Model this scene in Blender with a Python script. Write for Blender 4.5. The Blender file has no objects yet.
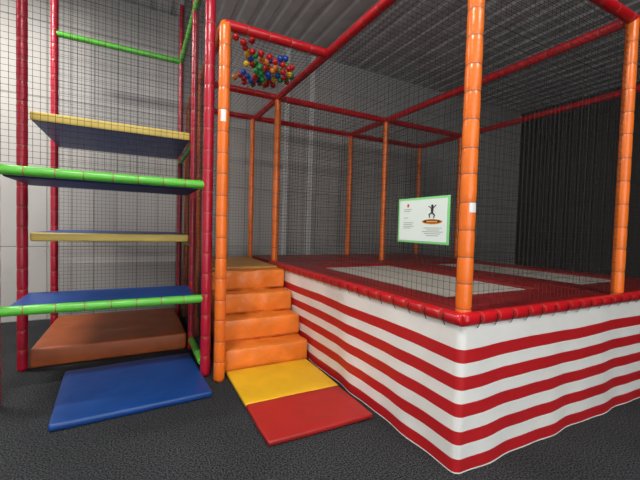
import bpy, bmesh, math, random
from mathutils import Vector, Matrix, noise
random.seed(7)
sc = bpy.context.scene
try:
    sc.view_settings.view_transform = 'Standard'
    sc.view_settings.look = 'None'
except Exception as e:
    print(e)

# ------------------------------------------------------------------ materials
def new_mat(name, col, rough=0.5, var=0.0, vscale=3.0, bump=0.0, bscale=20.0, spec=0.5, coat=0.0):
    m = bpy.data.materials.new(name); m.use_nodes = True
    nt = m.node_tree; b = nt.nodes['Principled BSDF']
    b.inputs['Roughness'].default_value = rough
    b.inputs['Specular IOR Level'].default_value = spec
    if coat: b.inputs['Coat Weight'].default_value = coat
    tc = nt.nodes.new('ShaderNodeTexCoord')
    c = (col[0], col[1], col[2], 1)
    if var > 0:
        n = nt.nodes.new('ShaderNodeTexNoise'); n.inputs['Scale'].default_value = vscale
        n.inputs['Detail'].default_value = 6
        r = nt.nodes.new('ShaderNodeValToRGB')
        r.color_ramp.elements[0].position = 0.3; r.color_ramp.elements[1].position = 0.7
        r.color_ramp.elements[0].color = (c[0]*(1-var), c[1]*(1-var), c[2]*(1-var), 1)
        r.color_ramp.elements[1].color = (min(1, c[0]*(1+var*.6)), min(1, c[1]*(1+var*.6)), min(1, c[2]*(1+var*.6)), 1)
        nt.links.new(tc.outputs['Object'], n.inputs['Vector'])
        nt.links.new(n.outputs['Fac'], r.inputs['Fac'])
        nt.links.new(r.outputs['Color'], b.inputs['Base Color'])
    else:
        b.inputs['Base Color'].default_value = c
    if bump > 0:
        n2 = nt.nodes.new('ShaderNodeTexNoise'); n2.inputs['Scale'].default_value = bscale
        n2.inputs['Detail'].default_value = 4
        bp = nt.nodes.new('ShaderNodeBump'); bp.inputs['Strength'].default_value = bump
        bp.inputs['Distance'].default_value = 0.02
        nt.links.new(tc.outputs['Object'], n2.inputs['Vector'])
        nt.links.new(n2.outputs['Fac'], bp.inputs['Height'])
        nt.links.new(bp.outputs['Normal'], b.inputs['Normal'])
    return m

M_ORANGE = new_mat('orange_vinyl', (0.78, 0.16, 0.015), 0.30, 0.12, 4, 0.25, 14)
M_RED = new_mat('red_vinyl', (0.46, 0.006, 0.012), 0.30, 0.12, 4, 0.25, 14)
M_REDPOST = new_mat('crimson_vinyl', (0.42, 0.008, 0.028), 0.30, 0.12, 4, 0.25, 14)
M_GREEN = new_mat('green_vinyl', (0.10, 0.48, 0.04), 0.35, 0.12, 4, 0.2, 14)
M_STEP = new_mat('step_orange_vinyl', (0.78, 0.20, 0.022), 0.38, 0.20, 5, 0.6, 7)
M_TAN = new_mat('tan_mat_vinyl', (0.55, 0.27, 0.06), 0.5, 0.2, 4, 0.2, 8)
M_YEL = new_mat('yellow_vinyl', (0.80, 0.46, 0.015), 0.42, 0.12, 4, 0.35, 6)
M_YEL2 = new_mat('pale_yellow_vinyl', (0.68, 0.50, 0.10), 0.5, 0.12, 4, 0.2, 6)
M_MRED = new_mat('red_mat_vinyl', (0.36, 0.014, 0.012), 0.42, 0.15, 4, 0.35, 6)
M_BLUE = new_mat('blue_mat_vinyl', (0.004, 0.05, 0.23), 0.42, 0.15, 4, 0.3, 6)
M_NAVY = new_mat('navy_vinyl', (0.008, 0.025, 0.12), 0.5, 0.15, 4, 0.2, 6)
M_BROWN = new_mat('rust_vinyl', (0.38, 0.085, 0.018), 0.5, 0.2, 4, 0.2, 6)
M_PAD = new_mat('red_pad_vinyl', (0.22, 0.010, 0.010), 0.38, 0.2, 3, 0.25, 6)
M_BED = new_mat('trampoline_bed_weave', (0.44, 0.41, 0.36), 0.6, 0.08, 3)  # grey weave is darker; its pale reflection is put into this colour
M_BLACK = new_mat('black_tie', (0.012, 0.012, 0.012), 0.5)
M_TIE = new_mat('cable_tie', (0.30, 0.10, 0.06), 0.4)
M_LABEL = new_mat('white_label', (0.7, 0.7, 0.68), 0.5)
M_NET = new_mat('black_net_cord', (0.012, 0.012, 0.013), 0.85)
M_WSTR = new_mat('white_stripe_pvc', (0.78, 0.77, 0.73), 0.4, 0.06, 3, 0.2, 8)
M_RSTR = new_mat('red_stripe_pvc', (0.48, 0.012, 0.016), 0.4, 0.08, 3, 0.2, 8)
M_STEEL = new_mat('galvanised_steel', (0.3, 0.3, 0.3), 0.4)
M_SIGNW = new_mat('sign_paper', (0.72, 0.80, 0.76), 0.25)
M_SIGNG = new_mat('sign_green_border', (0.20, 0.62, 0.22), 0.3)
M_INK = new_mat('sign_ink', (0.02, 0.02, 0.02), 0.5)
M_GREYINK = new_mat('sign_grey_ink', (0.30, 0.34, 0.32), 0.5)
M_ORINK = new_mat('sign_orange_ink', (0.75, 0.28, 0.03), 0.5)
M_REDINK = new_mat('sign_red_ink', (0.65, 0.05, 0.03), 0.5)
M_BALLS = [new_mat('ball_'+n, c, 0.3) for n, c in
           (('red', (0.6, 0.012, 0.012)), ('yellow', (0.8, 0.5, 0.02)), ('blue', (0.01, 0.07, 0.42)),
            ('green', (0.02, 0.3, 0.06)), ('orange', (0.75, 0.2, 0.02)))]

def carpet():
    m = bpy.data.materials.new('speckled_carpet'); m.use_nodes = True
    nt = m.node_tree; b = nt.nodes['Principled BSDF']; b.inputs['Roughness'].default_value = 0.95
    b.inputs['Specular IOR Level'].default_value = 0.1
    tc = nt.nodes.new('ShaderNodeTexCoord')
    n = nt.nodes.new('ShaderNodeTexNoise'); n.inputs['Scale'].default_value = 95; n.inputs['Detail'].default_value = 3
    r = nt.nodes.new('ShaderNodeValToRGB')
    e = r.color_ramp.elements
    e[0].position = .38; e[0].color = (.010, .011, .013, 1)
    e[1].position = .70; e[1].color = (.10, .105, .113, 1)
    n2 = nt.nodes.new('ShaderNodeTexNoise'); n2.inputs['Scale'].default_value = 1.2
    mx = nt.nodes.new('ShaderNodeMix'); mx.data_type = 'RGBA'; mx.blend_type = 'MULTIPLY'
    mx.inputs['Factor'].default_value = .5
    nt.links.new(tc.outputs['Object'], n.inputs['Vector']); nt.links.new(tc.outputs['Object'], n2.inputs['Vector'])
    nt.links.new(n.outputs['Fac'], r.inputs['Fac'])
    nt.links.new(r.outputs['Color'], mx.inputs['A']); nt.links.new(n2.outputs['Fac'], mx.inputs['B'])
    nt.links.new(mx.outputs['Result'], b.inputs['Base Color'])
    bp = nt.nodes.new('ShaderNodeBump'); bp.inputs['Strength'].default_value = .6; bp.inputs['Distance'].default_value = .01
    nt.links.new(n.outputs['Fac'], bp.inputs['Height']); nt.links.new(bp.outputs['Normal'], b.inputs['Normal'])
    return m

def panelwall(name, col, seam, axis='X', pw=.30, ph=1.1):
    """painted wall lining: narrow vertical sheets"""
    m = bpy.data.materials.new(name); m.use_nodes = True
    nt = m.node_tree; b = nt.nodes['Principled BSDF']; b.inputs['Roughness'].default_value = .75
    tc = nt.nodes.new('ShaderNodeTexCoord'); sx = nt.nodes.new('ShaderNodeSeparateXYZ'); cx = nt.nodes.new('ShaderNodeCombineXYZ')
    nt.links.new(tc.outputs['Object'], sx.inputs[0])
    nt.links.new(sx.outputs[axis], cx.inputs['X'])
    nt.links.new(sx.outputs['Z'], cx.inputs['Y'])
    br = nt.nodes.new('ShaderNodeTexBrick'); br.offset = 0.0
    br.inputs['Scale'].default_value = 1.0
    br.inputs['Brick Width'].default_value = pw; br.inputs['Row Height'].default_value = ph
    br.inputs['Mortar Size'].default_value = .010; br.inputs['Mortar Smooth'].default_value = .6
    c2 = tuple(c*.90 for c in col)
    br.inputs['Color1'].default_value = (*col, 1); br.inputs['Color2'].default_value = (*c2, 1); br.inputs['Mortar'].default_value = (*seam, 1)
    nt.links.new(cx.outputs[0], br.inputs['Vector'])
    nt.links.new(br.outputs['Color'], b.inputs['Base Color'])
    bp = nt.nodes.new('ShaderNodeBump'); bp.inputs['Strength'].default_value = .5; bp.inputs['Distance'].default_value = .012
    bp.invert = True
    nt.links.new(br.outputs['Fac'], bp.inputs['Height']); nt.links.new(bp.outputs['Normal'], b.inputs['Normal'])
    return m

def ceil_mat():
    m = bpy.data.materials.new('roof_sheet'); m.use_nodes = True
    nt = m.node_tree; b = nt.nodes['Principled BSDF']; b.inputs['Roughness'].default_value = .8
    tc = nt.nodes.new('ShaderNodeTexCoord')
    n = nt.nodes.new('ShaderNodeTexNoise'); n.inputs['Scale'].default_value = 2.5; n.inputs['Detail'].default_value = 8
    r = nt.nodes.new('ShaderNodeValToRGB')
    r.color_ramp.elements[0].position = .3; r.color_ramp.elements[0].color = (.38, .375, .37, 1)
    r.color_ramp.elements[1].position = .7; r.color_ramp.elements[1].color = (.52, .515, .51, 1)
    nt.links.new(tc.outputs['Object'], n.inputs['Vector']); nt.links.new(n.outputs['Fac'], r.inputs['Fac'])
    nt.links.new(r.outputs['Color'], b.inputs['Base Color'])
    return m

# ------------------------------------------------------------------ helpers
def empty(name):
    o = bpy.data.objects.new(name, None); sc.collection.objects.link(o); return o

def mk(name, verts, faces, mats, fm=None, parent=None, smooth=False):
    me = bpy.data.meshes.new(name); me.from_pydata([tuple(v) for v in verts], [], faces); me.update()
    for m in (mats if isinstance(mats, (list, tuple)) else [mats]): me.materials.append(m)
    if fm: me.polygons.foreach_set('material_index', fm)
    if smooth: me.polygons.foreach_set('use_smooth', [True]*len(me.polygons))
    o = bpy.data.objects.new(name, me); sc.collection.objects.link(o)
    if parent: o.parent = parent
    return o

def tube(name, p0, p1, r, mat, parent, seg=.2, n=16, tie=True):
    """foam-sleeved pipe: padded sleeve pinched by cable ties"""
    p0 = Vector(p0); p1 = Vector(p1); d = p1-p0; L = d.length; d.normalize()
    a = d.orthogonal().normalized(); b = d.cross(a)
    prof = [(0, r*.6, 0), (0.004, r*.95, 0)]
    k = max(1, round(L/seg)); s = L/k
    for i in range(k):
        z0 = i*s; z1 = z0+s; jit = random.uniform(-.02, .02)
        prof += [(z0+.035, r*1.0, 0), (z0+s*.5, r*1.01, 0), (z1-.035, r*1.0, 0)]
        if i < k-1:
            zz = z1+jit*.4
            prof += [(zz-.010, r*.98, 0), (zz-.004, r*.945, 1 if tie else 0), (zz+.004, r*.945, 0), (zz+.010, r*.98, 0)]
    prof += [(L-.004, r*.95, 0), (L, r*.6, 0)]
    prof = sorted(prof, key=lambda q: q[0])
    V = []; F = []; fm = []
    for z, rr, _ in prof:
        for j in range(n):
            t = 2*math.pi*j/n
            V.append(p0+d*z+(a*math.cos(t)+b*math.sin(t))*rr)
    for i in range(len(prof)-1):
        for j in range(n):
            F.append((i*n+j, i*n+(j+1) % n, (i+1)*n+(j+1) % n, (i+1)*n+j)); fm.append(1 if prof[i][2] else 0)
    F.append(tuple(reversed(range(n)))); fm.append(0)
    F.append(tuple(range((len(prof)-1)*n, len(prof)*n))); fm.append(0)
    return mk(name, V, F, [mat, M_TIE], fm, parent, True)

def softbox(name, lo, hi, r, mat, parent=None, puff=0.0, wr=0.0, res=.07, mats=None, pick=None):
    lo = Vector(lo); hi = Vector(hi)
    ax = []
    for k in range(3):
        L = hi[k]-lo[k]; rr = min(r, L*.49)
        e = [0, .25*rr, .55*rr, rr]
        inner = L-2*rr; n = max(1, int(inner/res))
        c = e + [rr+inner*i/n for i in range(1, n)] + [L-x for x in reversed(e)]
        ax.append([lo[k]+x for x in c])
    V = {}; vl = []; F = []
    sz = [len(a) for a in ax]
    def vid(i, j, k):
        key = (i, j, k)
        if key not in V:
            p = Vector((ax[0][i], ax[1][j], ax[2][k]))
            q = Vector([min(max(p[t], lo[t]+min(r, (hi[t]-lo[t])*.49)), hi[t]-min(r, (hi[t]-lo[t])*.49)) for t in range(3)])
            d = p-q
            nrm = d.normalized() if d.length > 1e-7 else Vector((0, 0, 1))
            rad = min(r, min(hi-lo)*.49)
            p2 = q+nrm*rad
            if puff or wr:
                c = [(p[t]-lo[t])/(hi[t]-lo[t]) for t in range(3)]
                w = 1
                for t in range(3):
                    if abs(nrm[t]) < .7: w *= max(0, 4*c[t]*(1-c[t]))**.6
                p2 += nrm*(puff*w + wr*w*noise.noise(p*6.0))
            V[key] = len(vl); vl.append(p2)
        return V[key]
    for fixed in range(3):
        a, b = [(1, 2), (2, 0), (0, 1)][fixed]
        for side in (0, sz[fixed]-1):
            for i in range(sz[a]-1):
                for j in range(sz[b]-1):
                    q = []
                    for (di, dj) in ((0, 0), (1, 0), (1, 1), (0, 1)):
                        idx = [0, 0, 0]; idx[fixed] = side; idx[a] = i+di; idx[b] = j+dj
                        q.append(vid(*idx))
                    if side == 0: q.reverse()
                    F.append(tuple(q))
    fm = None
    if pick:
        fm = [pick(sum((vl[i] for i in f), Vector())/4) for f in F]
    return mk(name, vl, F, mats or [mat], fm, parent, True)

def box(name, lo, hi, mat, parent=None):
    x0, y0, z0 = lo; x1, y1, z1 = hi
    V = [(x0,y0,z0),(x1,y0,z0),(x1,y1,z0),(x0,y1,z0),(x0,y0,z1),(x1,y0,z1),(x1,y1,z1),(x0,y1,z1)]
    F = [(0,3,2,1),(4,5,6,7),(0,1,5,4),(1,2,6,5),(2,3,7,6),(3,0,4,7)]
    return mk(name, V, F, mat, None, parent)

def net(name, f, lu, lv, parent, cell=.05, w=.0028, sub=1):
    """knotted cord net; f(u,v)->point with u in 0..lu, v in 0..lv"""
    V = []; F = []
    def strand(pts):
        base = len(V)
        for i, p in enumerate(pts):
            q = pts[min(i+1, len(pts)-1)]-pts[max(i-1, 0)]
            q.normalize(); a = q.orthogonal().normalized(); b = q.cross(a)
            for j in range(3):
                t = 2*math.pi*j/3
                V.append(p+(a*math.cos(t)+b*math.sin(t))*w*.6)
        for i in range(len(pts)-1):
            for j in range(3):
                F.append((base+i*3+j, base+i*3+(j+1) % 3, base+(i+1)*3+(j+1) % 3, base+(i+1)*3+j))
    nu = max(1, round(lu/cell)); nv = max(1, round(lv/cell))
    for i in range(nu+1):
        u = lu*i/nu; strand([Vector(f(u, lv*j/sub)) for j in range(sub+1)])
    for i in range(nv+1):
        v = lv*i/nv; strand([Vector(f(lu*j/sub, v)) for j in range(sub+1)])
    return mk(name, V, F, M_NET, None, parent)

# ------------------------------------------------------------------ room
CH = 5.0; YW = 6.55
M_DARKWALL = new_mat('dark_wall_paint', (.05, .045, .04), .8)
box('floor', (-4, -4.5, -.1), (10, YW+.2, 0), carpet())
box('wall_back', (-4, YW, 0), (10, YW+.2, CH), panelwall('grey_wall_lining', (.47, .455, .43), (.30, .29, .275)))
box('wall_left', (-4.2, -4.5, 0), (-4, YW+.2, CH), panelwall('grey_wall_lining_left', (.50, .50, .48), (.34, .33, .315), 'Y'))
box('wall_right', (10, -4.5, 0), (10.2, YW+.2, CH), M_DARKWALL)
box('light_block_front', (2.6, -4.7, 0), (10.2, -4.5, CH), M_DARKWALL)  # unseen dark blocker, added to cut the light on the right side
# pale cable covers on the back wall
for k, x in enumerate((1.05, 2.55, 3.1)):
    box('trim_%d' % (k+1), (x, YW-.03, 0), (x+.09, YW, CH-.01), M_LABEL)
# ceiling: ribbed roof sheeting
V = []; F = []
xs = []; x = -4.2
while x < 10.2:
    xs += [(x, CH), (x+.16, CH), (x+.19, CH+.04), (x+.27, CH+.04)]; x += .30
for (x, z) in xs: V += [(x, -4.5, z), (x, YW+.2, z), ]
for i in range(len(xs)-1): F.append((2*i, 2*i+1, 2*i+3, 2*i+2))
k = len(V); V += [(-4.2, -4.5, CH+.1), (10.3, -4.5, CH+.1), (10.3, YW+.2, CH+.1), (-4.2, YW+.2, CH+.1)]; F.append((k, k+1, k+2, k+3))
mk('ceiling', V, F, ceil_mat())

# ------------------------------------------------------------------ soft play cage: padded posts, crossbars, nets, raised deck
HT = 3.37
X1, X2, X3 = 1.80, 3.77, 5.60
Y1, Y2, Y3 = 1.51, 4.88, 6.0
XL, YL = .71, 3.38
R = .05
cg = empty('soft_play_cage')
tube('post_entry', (XL, YL, 0), (XL, YL, HT), R+.003, M_ORANGE, cg)
tube('post_corner', (X1+.035, Y1+.015, .0), (X1+.035, Y1+.015, HT), .049, M_ORANGE, cg, seg=.17)
for i, (x, y) in enumerate([(X1, Y2), (X1-.04, Y3), (X2, Y3), (X2, Y2), (X3, Y3), (X3, Y2), (X2, Y1), (X3, Y1), (XL, Y2), (XL, Y3)]):
    tube('post_%d' % i, (x, y, 0), (x, y, HT), .047 if i not in (1,) else .04, M_ORANGE, cg)
bz = HT
def beam(n, a, b, m=M_RED, r=.045): tube('crossbar_'+n, a, b, r, m, cg, seg=.24)
beam('side', (X1, Y1, bz), (X1, Y3, bz))
beam('entry', (XL, YL, bz), (X1, YL, bz))
beam('entry_side', (XL, YL, bz), (XL, Y3, bz), M_ORANGE)
beam('front', (X1, Y1, bz), (X3, Y1, bz))
beam('mid', (XL, Y2, bz), (X3, Y2, bz))
beam('back', (XL, Y3, bz), (X3, Y3, bz))
beam('divider', (X2, Y1, bz), (X2, Y3, bz))
beam('right', (X3, Y1, bz), (X3, Y3, bz))
def label(name, cx, cy, r, z0, z1, ang, half, par):
    V = []; n = 6
    for z in (z0, z1):
        for i in range(n+1):
            t = ang-half+2*half*i/n; V.append((cx+r*math.cos(t), cy+r*math.sin(t), z))
    mk(name, V, [(i, i+1, n+2+i, n+1+i) for i in range(n)], M_LABEL, None, par)
label('label_entry', XL, YL, .0545, 2.46, 2.57, math.radians(-105), .45, cg)
label('label_corner', X1+.035, Y1+.015, .0505, 1.62, 1.68, math.radians(-100), .5, cg)

sn = cg
net('net_back', lambda u, v: (XL+u, Y3+.05, 1.0+v), X3-XL, HT-1.0, sn)
net('net_side', lambda u, v: (X1, Y1+u, 1.02+v), Y2-Y1, HT-1.02, sn, cell=.05, w=.0021)
net('net_front', lambda u, v: (X1+u, Y1, 1.02+v), X3-X1, HT-1.02, sn, cell=.05, w=.0021)
net('net_divider', lambda u, v: (X2, Y1+u, 1.02+v), Y2-Y1, HT-1.02, sn)
net('net_mid', lambda u, v: (X1+u, Y2, 1.02+v), X3-X1, HT-1.02, sn)
net('net_right', lambda u, v: (X3, Y1+u, 1.02+v), Y3-Y1, HT-1.02, sn)
net('net_top', lambda u, v: (X1+u, Y1+v, HT+.03), X3-X1, Y3-Y1, sn, cell=.06)
net('net_entry_left', lambda u, v: (XL, YL+u, v+.3), Y3-YL, HT-.3, sn)
def sag(x, y):
    return HT-.02-.14*math.exp(-(((x-1.30)/.42)**2+((y-4.02)/.5)**2))
net('net_ball_hammock', lambda u, v: (XL+u, YL+v, sag(XL+u, YL+v)), X1-XL, Y3-YL, sn, cell=.05, sub=14)
# deck behind the trampolines and landing at the head of the steps
PZ = .98
softbox('deck_mat', (X1+.01, Y2+.03, PZ-.06), (X3, Y3+.05, PZ), .02, M_PAD, cg)
box('deck_base', (X1+.03, Y2+.05, .0), (X3-.02, Y3+.02, PZ-.06), M_NAVY, cg)
softbox('landing_mat', (XL+.08, 4.54, PZ-.08), (X1-.07, Y3+.05, PZ-.02), .02, M_TAN, cg)
box('landing_base', (XL+.10, 4.56, .0), (X1-.09, Y3+.02, PZ-.08), M_NAVY, cg)

# balls lying on the hammock net
balls = []; tries = 0
while len(balls) < 82 and tries < 60000:
    tries += 1
    if random.random() < .65:
        x = random.gauss(1.38, .13); y = random.gauss(4.10, .17)
    else:
        t = random.random(); x = .88+t*.5+random.gauss(0, .07); y = 3.58+t*.5+random.gauss(0, .09)
    if not (.80 < x < 1.68 and 3.48 < y < 4.75): continue
    r = .036
    for layer in range(3):
        z = sag(x, y)+r+.006+layer*.062
        if layer and math.hypot(x-1.38, y-4.10) > .32: break
        p = Vector((x, y, z))
        if all((p-q).length > 2*r for q in balls):
            balls.append(p); break
bm = bmesh.new()
for p in balls:
    g = bmesh.ops.create_icosphere(bm, subdivisions=2, radius=.036, matrix=Matrix.Translation(p))
    mi = random.choice([0, 0, 0, 1, 2, 2, 3, 3, 4, 0])
    for f in {f for v in g['verts'] for f in v.link_faces}: f.material_index = mi; f.smooth = True
me = bpy.data.meshes.new('ball_pit_balls'); bm.to_mesh(me); bm.free()
for m in M_BALLS: me.materials.append(m)
o = bpy.data.objects.new('ball_pit_balls', me); sc.collection.objects.link(o)

# ------------------------------------------------------------------ trampolines
SX, SY = X1-.06, Y1-.06          # skirt planes
def trampoline(name, x0, x1, y0, y1):
    t = empty(name)
    bx0, bx1, by0, by1 = x0+.38, x1-.34, y0+.48, y1-.62
    softbox('pad_left', (x0, y0, PZ-.05), (bx0, y1, PZ), .02, M_PAD, t, .004, .006)
    softbox('pad_right', (bx1, y0, PZ-.05), (x1, y1, PZ), .02, M_PAD, t, .004, .006)
    softbox('pad_front', (bx0, y0, PZ-.05), (bx1, by0, PZ), .02, M_PAD, t, .004, .006)
    softbox('pad_rear', (bx0, by1, PZ-.05), (bx1, y1, PZ), .02, M_PAD, t, .004, .006)
    n = 14; V = []; F = []
    for i in range(n+1):
        for j in range(n+1):
            u, v = i/n, j/n
            V.append((bx0-.02+(bx1-bx0+.04)*u, by0-.02+(by1-by0+.04)*v, PZ-.03-.02*16*u*(1-u)*v*(1-v)))
    for i in range(n):
        for j in range(n):
            a = i*(n+1)+j; F.append((a, a+n+1, a+n+2, a+1))
    mk('bed', V, F, M_BED, None, t, True)
    for k, (a, b) in enumerate([((x0+.12, y0+.12), (x1-.12, y0+.12)), ((x1-.12, y0+.12), (x1-.12, y1-.12)), ((x1-.12, y1-.12), (x0+.12, y1-.12)), ((x0+.12, y1-.12), (x0+.12, y0+.12))]):
        tube('frame_rail_%d' % k, (a[0], a[1], PZ-.10), (b[0], b[1], PZ-.10), .025, M_STEEL, t, tie=False)
    for k, (a, b) in enumerate([(x0+.14, y0+.14), (x1-.14, y0+.14), (x1-.14, y1-.14), (x0+.14, y1-.14)]):
        tube('leg_%d' % k, (a, b, 0), (a, b, PZ-.10), .025, M_STEEL, t, tie=False)
    return t
t1 = trampoline('trampoline', X1+.0, X2-.02, Y1+.0, Y2-.02)
t2 = trampoline('trampoline', X2+.02, X3, Y1+.0, Y2-.02)

# striped skirt
sk = empty('striped_skirt')
rc = .05
path = []
L1 = Y2+.0-(SY+rc)
n1 = 70
for i in range(n1): path.append((SX, Y2-(L1)*i/n1, (-1, 0)))
for i in range(7):
    a = math.pi+ (math.pi/2)*i/6
    path.append((SX+rc+rc*math.cos(a), SY+rc+rc*math.sin(a), (math.cos(a), math.sin(a))))
L2 = X3+.06-(SX+rc); n2 = 90
for i in range(1, n2+1): path.append((SX+rc+L2*i/n2, SY, (0, -1)))
reds = [(.0, .012, 0), (.012, .095, 1), (.095, .185, 0), (.185, .27, 1), (.27, .36, 0), (.36, .445, 1), (.445, .53, 0), (.53, .615, 1), (.615, .70, 0), (.70, .785, 1), (.785, .945, 0)]
V = []; F = []; fm = []
rows = []
for a, b, c in reds:
    for k in range(2): rows.append((a+(b-a)*k/2, c))
rows.append((.955, 0))
cum = 0; prev = None
for i, (x, y, nn) in enumerate(path):
    if prev: cum += math.hypot(x-prev[0], y-prev[1])
    prev = (x, y)
    for z, c in rows:
        w = (1-(z/.955))*.6+.15
        if nn == (-1, 0) and y > 3.3: w *= .4
        d = .010*w*(math.sin(cum*9+z*2.0)+.6*math.sin(cum*17+1.3+z*3))+.012*w*noise.noise(Vector((cum*2.2, z*1.5, 0)))
        zz = z+.006*math.sin(cum*5.0)*(z/.94)*(1 if z < .9 else 0)
        V.append((x+nn[0]*d, y+nn[1]*d, max(.003, zz)))
nr = len(rows)
for i in range(len(path)-1):
    for j in range(nr-1):
        F.append((i*nr+j, i*nr+j+1, (i+1)*nr+j+1, (i+1)*nr+j)); fm.append(rows[j][1])
o = mk('skirt_fabric', V, F, [M_WSTR, M_RSTR], fm, sk, True)
tube('edge_roll_side', (SX+.01, Y2, PZ-.015), (SX+.01, SY+.0, PZ-.015), .042, M_RED, sk, seg=.16)
tube('edge_roll_front', (SX+.0, SY+.01, PZ-.015), (X3+.06, SY+.01, PZ-.015), .042, M_RED, sk, seg=.16)
V = []; F = []
def loop(x, y, nx, ny):
    tx, ty = -ny, nx
    b = len(V)
    for z, o_ in ((PZ+.01, .040), (PZ-.02, .048), (PZ-.07, .024)):
        for s in (-.005, .005):
            V.append((x+nx*o_+tx*s, y+ny*o_+ty*s, z))
    F.append((b, b+1, b+3, b+2)); F.append((b+2, b+3, b+5, b+4))
y = SY+.12
while y < Y2-.1: loop(SX+.01, y, -1, 0); y += .16
x = SX+.12
while x < X3: loop(x, SY+.01, 0, -1); x += .16
mk('lacing', V, F, M_BLACK, None, sk)

# ------------------------------------------------------------------ foam steps
st = empty('foam_steps')
sh = .235
for i in range(4):
    y0 = 3.50+.25*i
    top = sh*(i+1)
    softbox('step_%d' % (i+1), (XL+.085, y0, sh*i+.002), (SX-.025, y0+.34 if i < 3 else 4.53, top), .024, M_STEP, st, .010, .030, res=.035)
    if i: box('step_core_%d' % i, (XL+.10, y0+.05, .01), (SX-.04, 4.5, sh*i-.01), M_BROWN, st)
    tube('seam_%d' % (i+1), (XL+.10, y0-.003, sh*i+.022), (SX-.035, y0-.003, sh*i+.022), .004, M_BROWN, st, tie=False, n=6)

# ------------------------------------------------------------------ floor mats
o = softbox('floor_mat', (.80, 2.76, .002), (1.68, 3.47, .042), .015, M_YEL, None, .003, .006)
o = softbox('floor_mat', (.80, 2.20, .002), (1.67, 2.755, .042), .015, M_MRED, None, .003, .006)
o = softbox('floor_mat', (-1.14, 0, .002), (0, 1.06, .055), .018, M_BLUE, None, .004, .004)
o.location = (.592, 3.07, 0); o.rotation_euler = (0, 0, math.radians(3.2))

# ------------------------------------------------------------------ climbing tower (left)
tw = empty('climbing_tower')
TX0, TX1 = -1.0, .585
TY = (3.60, 4.40, 5.90)
TH = 4.85
for i, y in enumerate(TY):
    tube('post_right_%d' % i, (TX1 if i else TX1+.025, y if i else 3.56, 0), (TX1 if i else TX1+.02, y if i else 3.56, TH), .049 if i == 0 else .038, M_REDPOST, tw)
    tube('post_left_%d' % i, (TX0, y, 0), (TX0, y, TH), .045, M_REDPOST, tw)
for i, z in enumerate((.77, 1.885)):
    tube('front_rail_%d' % i, (TX0, TY[0]-.03, z), (TX1+.02, TY[0]-.03, z), .040, M_GREEN, tw)
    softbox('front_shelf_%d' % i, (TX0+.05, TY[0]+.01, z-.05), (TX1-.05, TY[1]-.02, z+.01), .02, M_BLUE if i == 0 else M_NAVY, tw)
for i, z in enumerate((1.34, 2.54)):
    softbox('rear_shelf_%d' % i, (TX0+.05, TY[1]+.02, z-.055), (TX1-.04, TY[2]-.05, z+.035), .02, M_YEL2, tw,
            mats=[M_YEL2, M_BLUE], pick=lambda c: 0 if c.y < TY[1]+.035 else 1)
    tube('side_rail_%d' % i, (TX1, TY[1], z-.08), (TX1, TY[2], z-.08), .034, M_GREEN, tw)
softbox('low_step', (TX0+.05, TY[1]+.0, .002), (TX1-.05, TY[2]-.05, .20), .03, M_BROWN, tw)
tube('low_side_rail', (TX1, TY[0]+.02, .12), (TX1, TY[1], .12), .036, M_GREEN, tw)
tube('top_side_rail', (TX1, TY[0], 4.0), (TX1, TY[2], 4.0), .04, M_GREEN, tw)
tube('top_back_rail', (TX0, TY[2], 4.0), (TX1, TY[2], 4.0), .04, M_GREEN, tw)
tube('top_mid_rail', (TX0, TY[1], 4.6), (TX1, TY[1], 4.6), .04, M_GREEN, tw)
tube('top_front_rail', (TX0, TY[0], TH-.1), (TX1, TY[0], TH-.1), .04, M_GREEN, tw)
net('net_rear', lambda u, v: (TX0+u, TY[2]+.03, .2+v), TX1-TX0, TH-.3, tw, cell=.05)
net('net_side', lambda u, v: (TX1, TY[0]+u, .2+v), TY[2]-TY[0], TH-.3, tw, cell=.05)
net('net_front', lambda u, v: (TX0+u, TY[0], 1.95+v), TX1-TX0, TH-2.05, tw, cell=.05)

# ------------------------------------------------------------------ instruction sign on the side net
sg = empty('instruction_sign')
sx = X1-.012
sy0, sy1 = 2.12, 1.62      # viewer's left .. right
sz0, sz1 = 1.41, 1.735
softbox('board', (sx-.004, sy1, sz0), (sx+.004, sy0, sz1), .002, M_SIGNG, sg, res=.3)
W = sy0-sy1; H = sz1-sz0
def SP(u, v, d=.0): return (sx-.0052-d, sy0-u*W, sz0+v*H)
def sq(name, u0, v0, u1, v1, m, d=0): return mk(name, [SP(u0, v0, d), SP(u1, v0, d), SP(u1, v1, d), SP(u0, v1, d)], [(0, 1, 2, 3)], m, None, sg)
sq('paper', .035, .05, .965, .95, M_SIGNW)
sq('logo', .20, .80, .24, .87, M_REDINK, .0006)
for i, (u0, u1, v) in enumerate([(.13, .30, .74), (.13, .27, .70), (.13, .22, .55), (.13, .34, .44), (.13, .31, .40), (.13, .35, .36), (.13, .28, .32),
                                 (.55, .88, .33), (.60, .84, .29), (.52, .9, .25), (.56, .86, .21), (.6, .82, .17)]):
    sq('text_line_%d' % i, u0, v, u1, v+.014, M_GREYINK, .0006)
def poly(name, pts, m, d=.0008): return mk(name, [SP(u, v, d) for u, v in pts], [tuple(range(len(pts)))], m, None, sg)
def ell(name, cu, cv, ru, rv, m, d): return poly(name, [(cu+ru*math.cos(t*math.pi/14), cv+rv*math.sin(t*math.pi/14)) for t in range(28)], m, d)
ell('trampoline_ring', .70, .47, .19, .055, M_ORINK, .0006)
ell('trampoline_picture', .70, .475, .165, .042, M_INK, .0009)
sq('caption', .60, .455, .80, .49, M_ORINK, .0012)
ell('jumper_head', .70, .80, .022, .034, M_INK, .0012)
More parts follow.
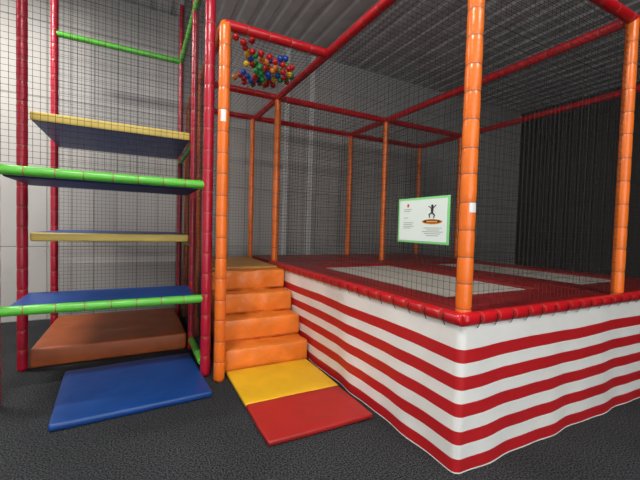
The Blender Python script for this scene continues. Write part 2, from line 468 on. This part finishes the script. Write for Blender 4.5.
def limb(n, a, b, w):
    a = Vector(a); b = Vector(b); t = (b-a).normalized(); p = Vector((-t.y, t.x))*w
    poly(n, [tuple(a-p), tuple(b-p*.7), tuple(b+p*.7), tuple(a+p)], M_INK, .0012)
limb('jumper_body', (.70, .77), (.70, .64), .026)
limb('jumper_arm_l', (.69, .75), (.63, .80), .012); limb('jumper_arm_r', (.71, .75), (.77, .82), .012)
limb('jumper_thigh_l', (.69, .65), (.64, .62), .016); limb('jumper_shin_l', (.645, .63), (.66, .55), .012)
limb('jumper_thigh_r', (.71, .65), (.75, .60), .016); limb('jumper_shin_r', (.748, .61), (.73, .54), .012)

# ------------------------------------------------------------------ added fill lamps, out of view, to brighten the room
def fill_fixture(x, y, power, ln=1.2, rot=0):
    f = empty('fill_lamp')
    em = bpy.data.materials.get('fill_glow')
    if not em:
        em = bpy.data.materials.new('fill_glow'); em.use_nodes = True
        b = em.node_tree.nodes['Principled BSDF']; b.inputs['Base Color'].default_value = (.9, .9, .9, 1)
        b.inputs['Emission Color'].default_value = (1, .98, .94, 1); b.inputs['Emission Strength'].default_value = 3
    h = softbox('fill_housing', (x-ln/2, y-.07, CH-.10), (x+ln/2, y+.07, CH-.005), .015, M_SIGNW, f, res=.3)
    tube('fill_tube', (x-ln/2+.04, y, CH-.125), (x+ln/2-.04, y, CH-.125), .018, em, f, tie=False)
    l = bpy.data.lights.new('fill_light', 'AREA'); l.shape = 'RECTANGLE'; l.size = ln; l.size_y = .2; l.energy = power; l.color = (1, .97, .92)
    lo = bpy.data.objects.new('fill_light', l); lo.location = (x, y, CH-.16); sc.collection.objects.link(lo); lo.parent = f
fill_fixture(-2.2, 4.8, 170)
fill_fixture(-.6, 1.2, 160)
fill_fixture(2.4, -1.5, 140)

w = bpy.data.worlds.new('daylight'); sc.world = w; w.use_nodes = True
w.node_tree.nodes['Background'].inputs['Color'].default_value = (.94, .97, 1, 1)
w.node_tree.nodes['Background'].inputs['Strength'].default_value = 3.1

# ------------------------------------------------------------------ camera
f = 350.0
yaw, pitch, roll = math.radians(27.6), math.radians(2.0), math.radians(1.6)
cam = bpy.data.cameras.new('camera'); cam.sensor_width = 36; cam.lens = 36*f/640; cam.clip_start = .02
co = bpy.data.objects.new('camera', cam); sc.collection.objects.link(co)
fw = Vector((math.sin(yaw)*math.cos(pitch), math.cos(yaw)*math.cos(pitch), -math.sin(pitch)))
rt = Vector((math.cos(yaw), -math.sin(yaw), 0)); up = rt.cross(fw)
up2 = up*math.cos(roll)-rt*math.sin(roll); rt2 = rt*math.cos(roll)+up*math.sin(roll)
mw = Matrix((rt2, up2, -fw)).transposed().to_4x4(); mw.translation = Vector((0, 0, 1.5))
co.matrix_world = mw
sc.camera = co
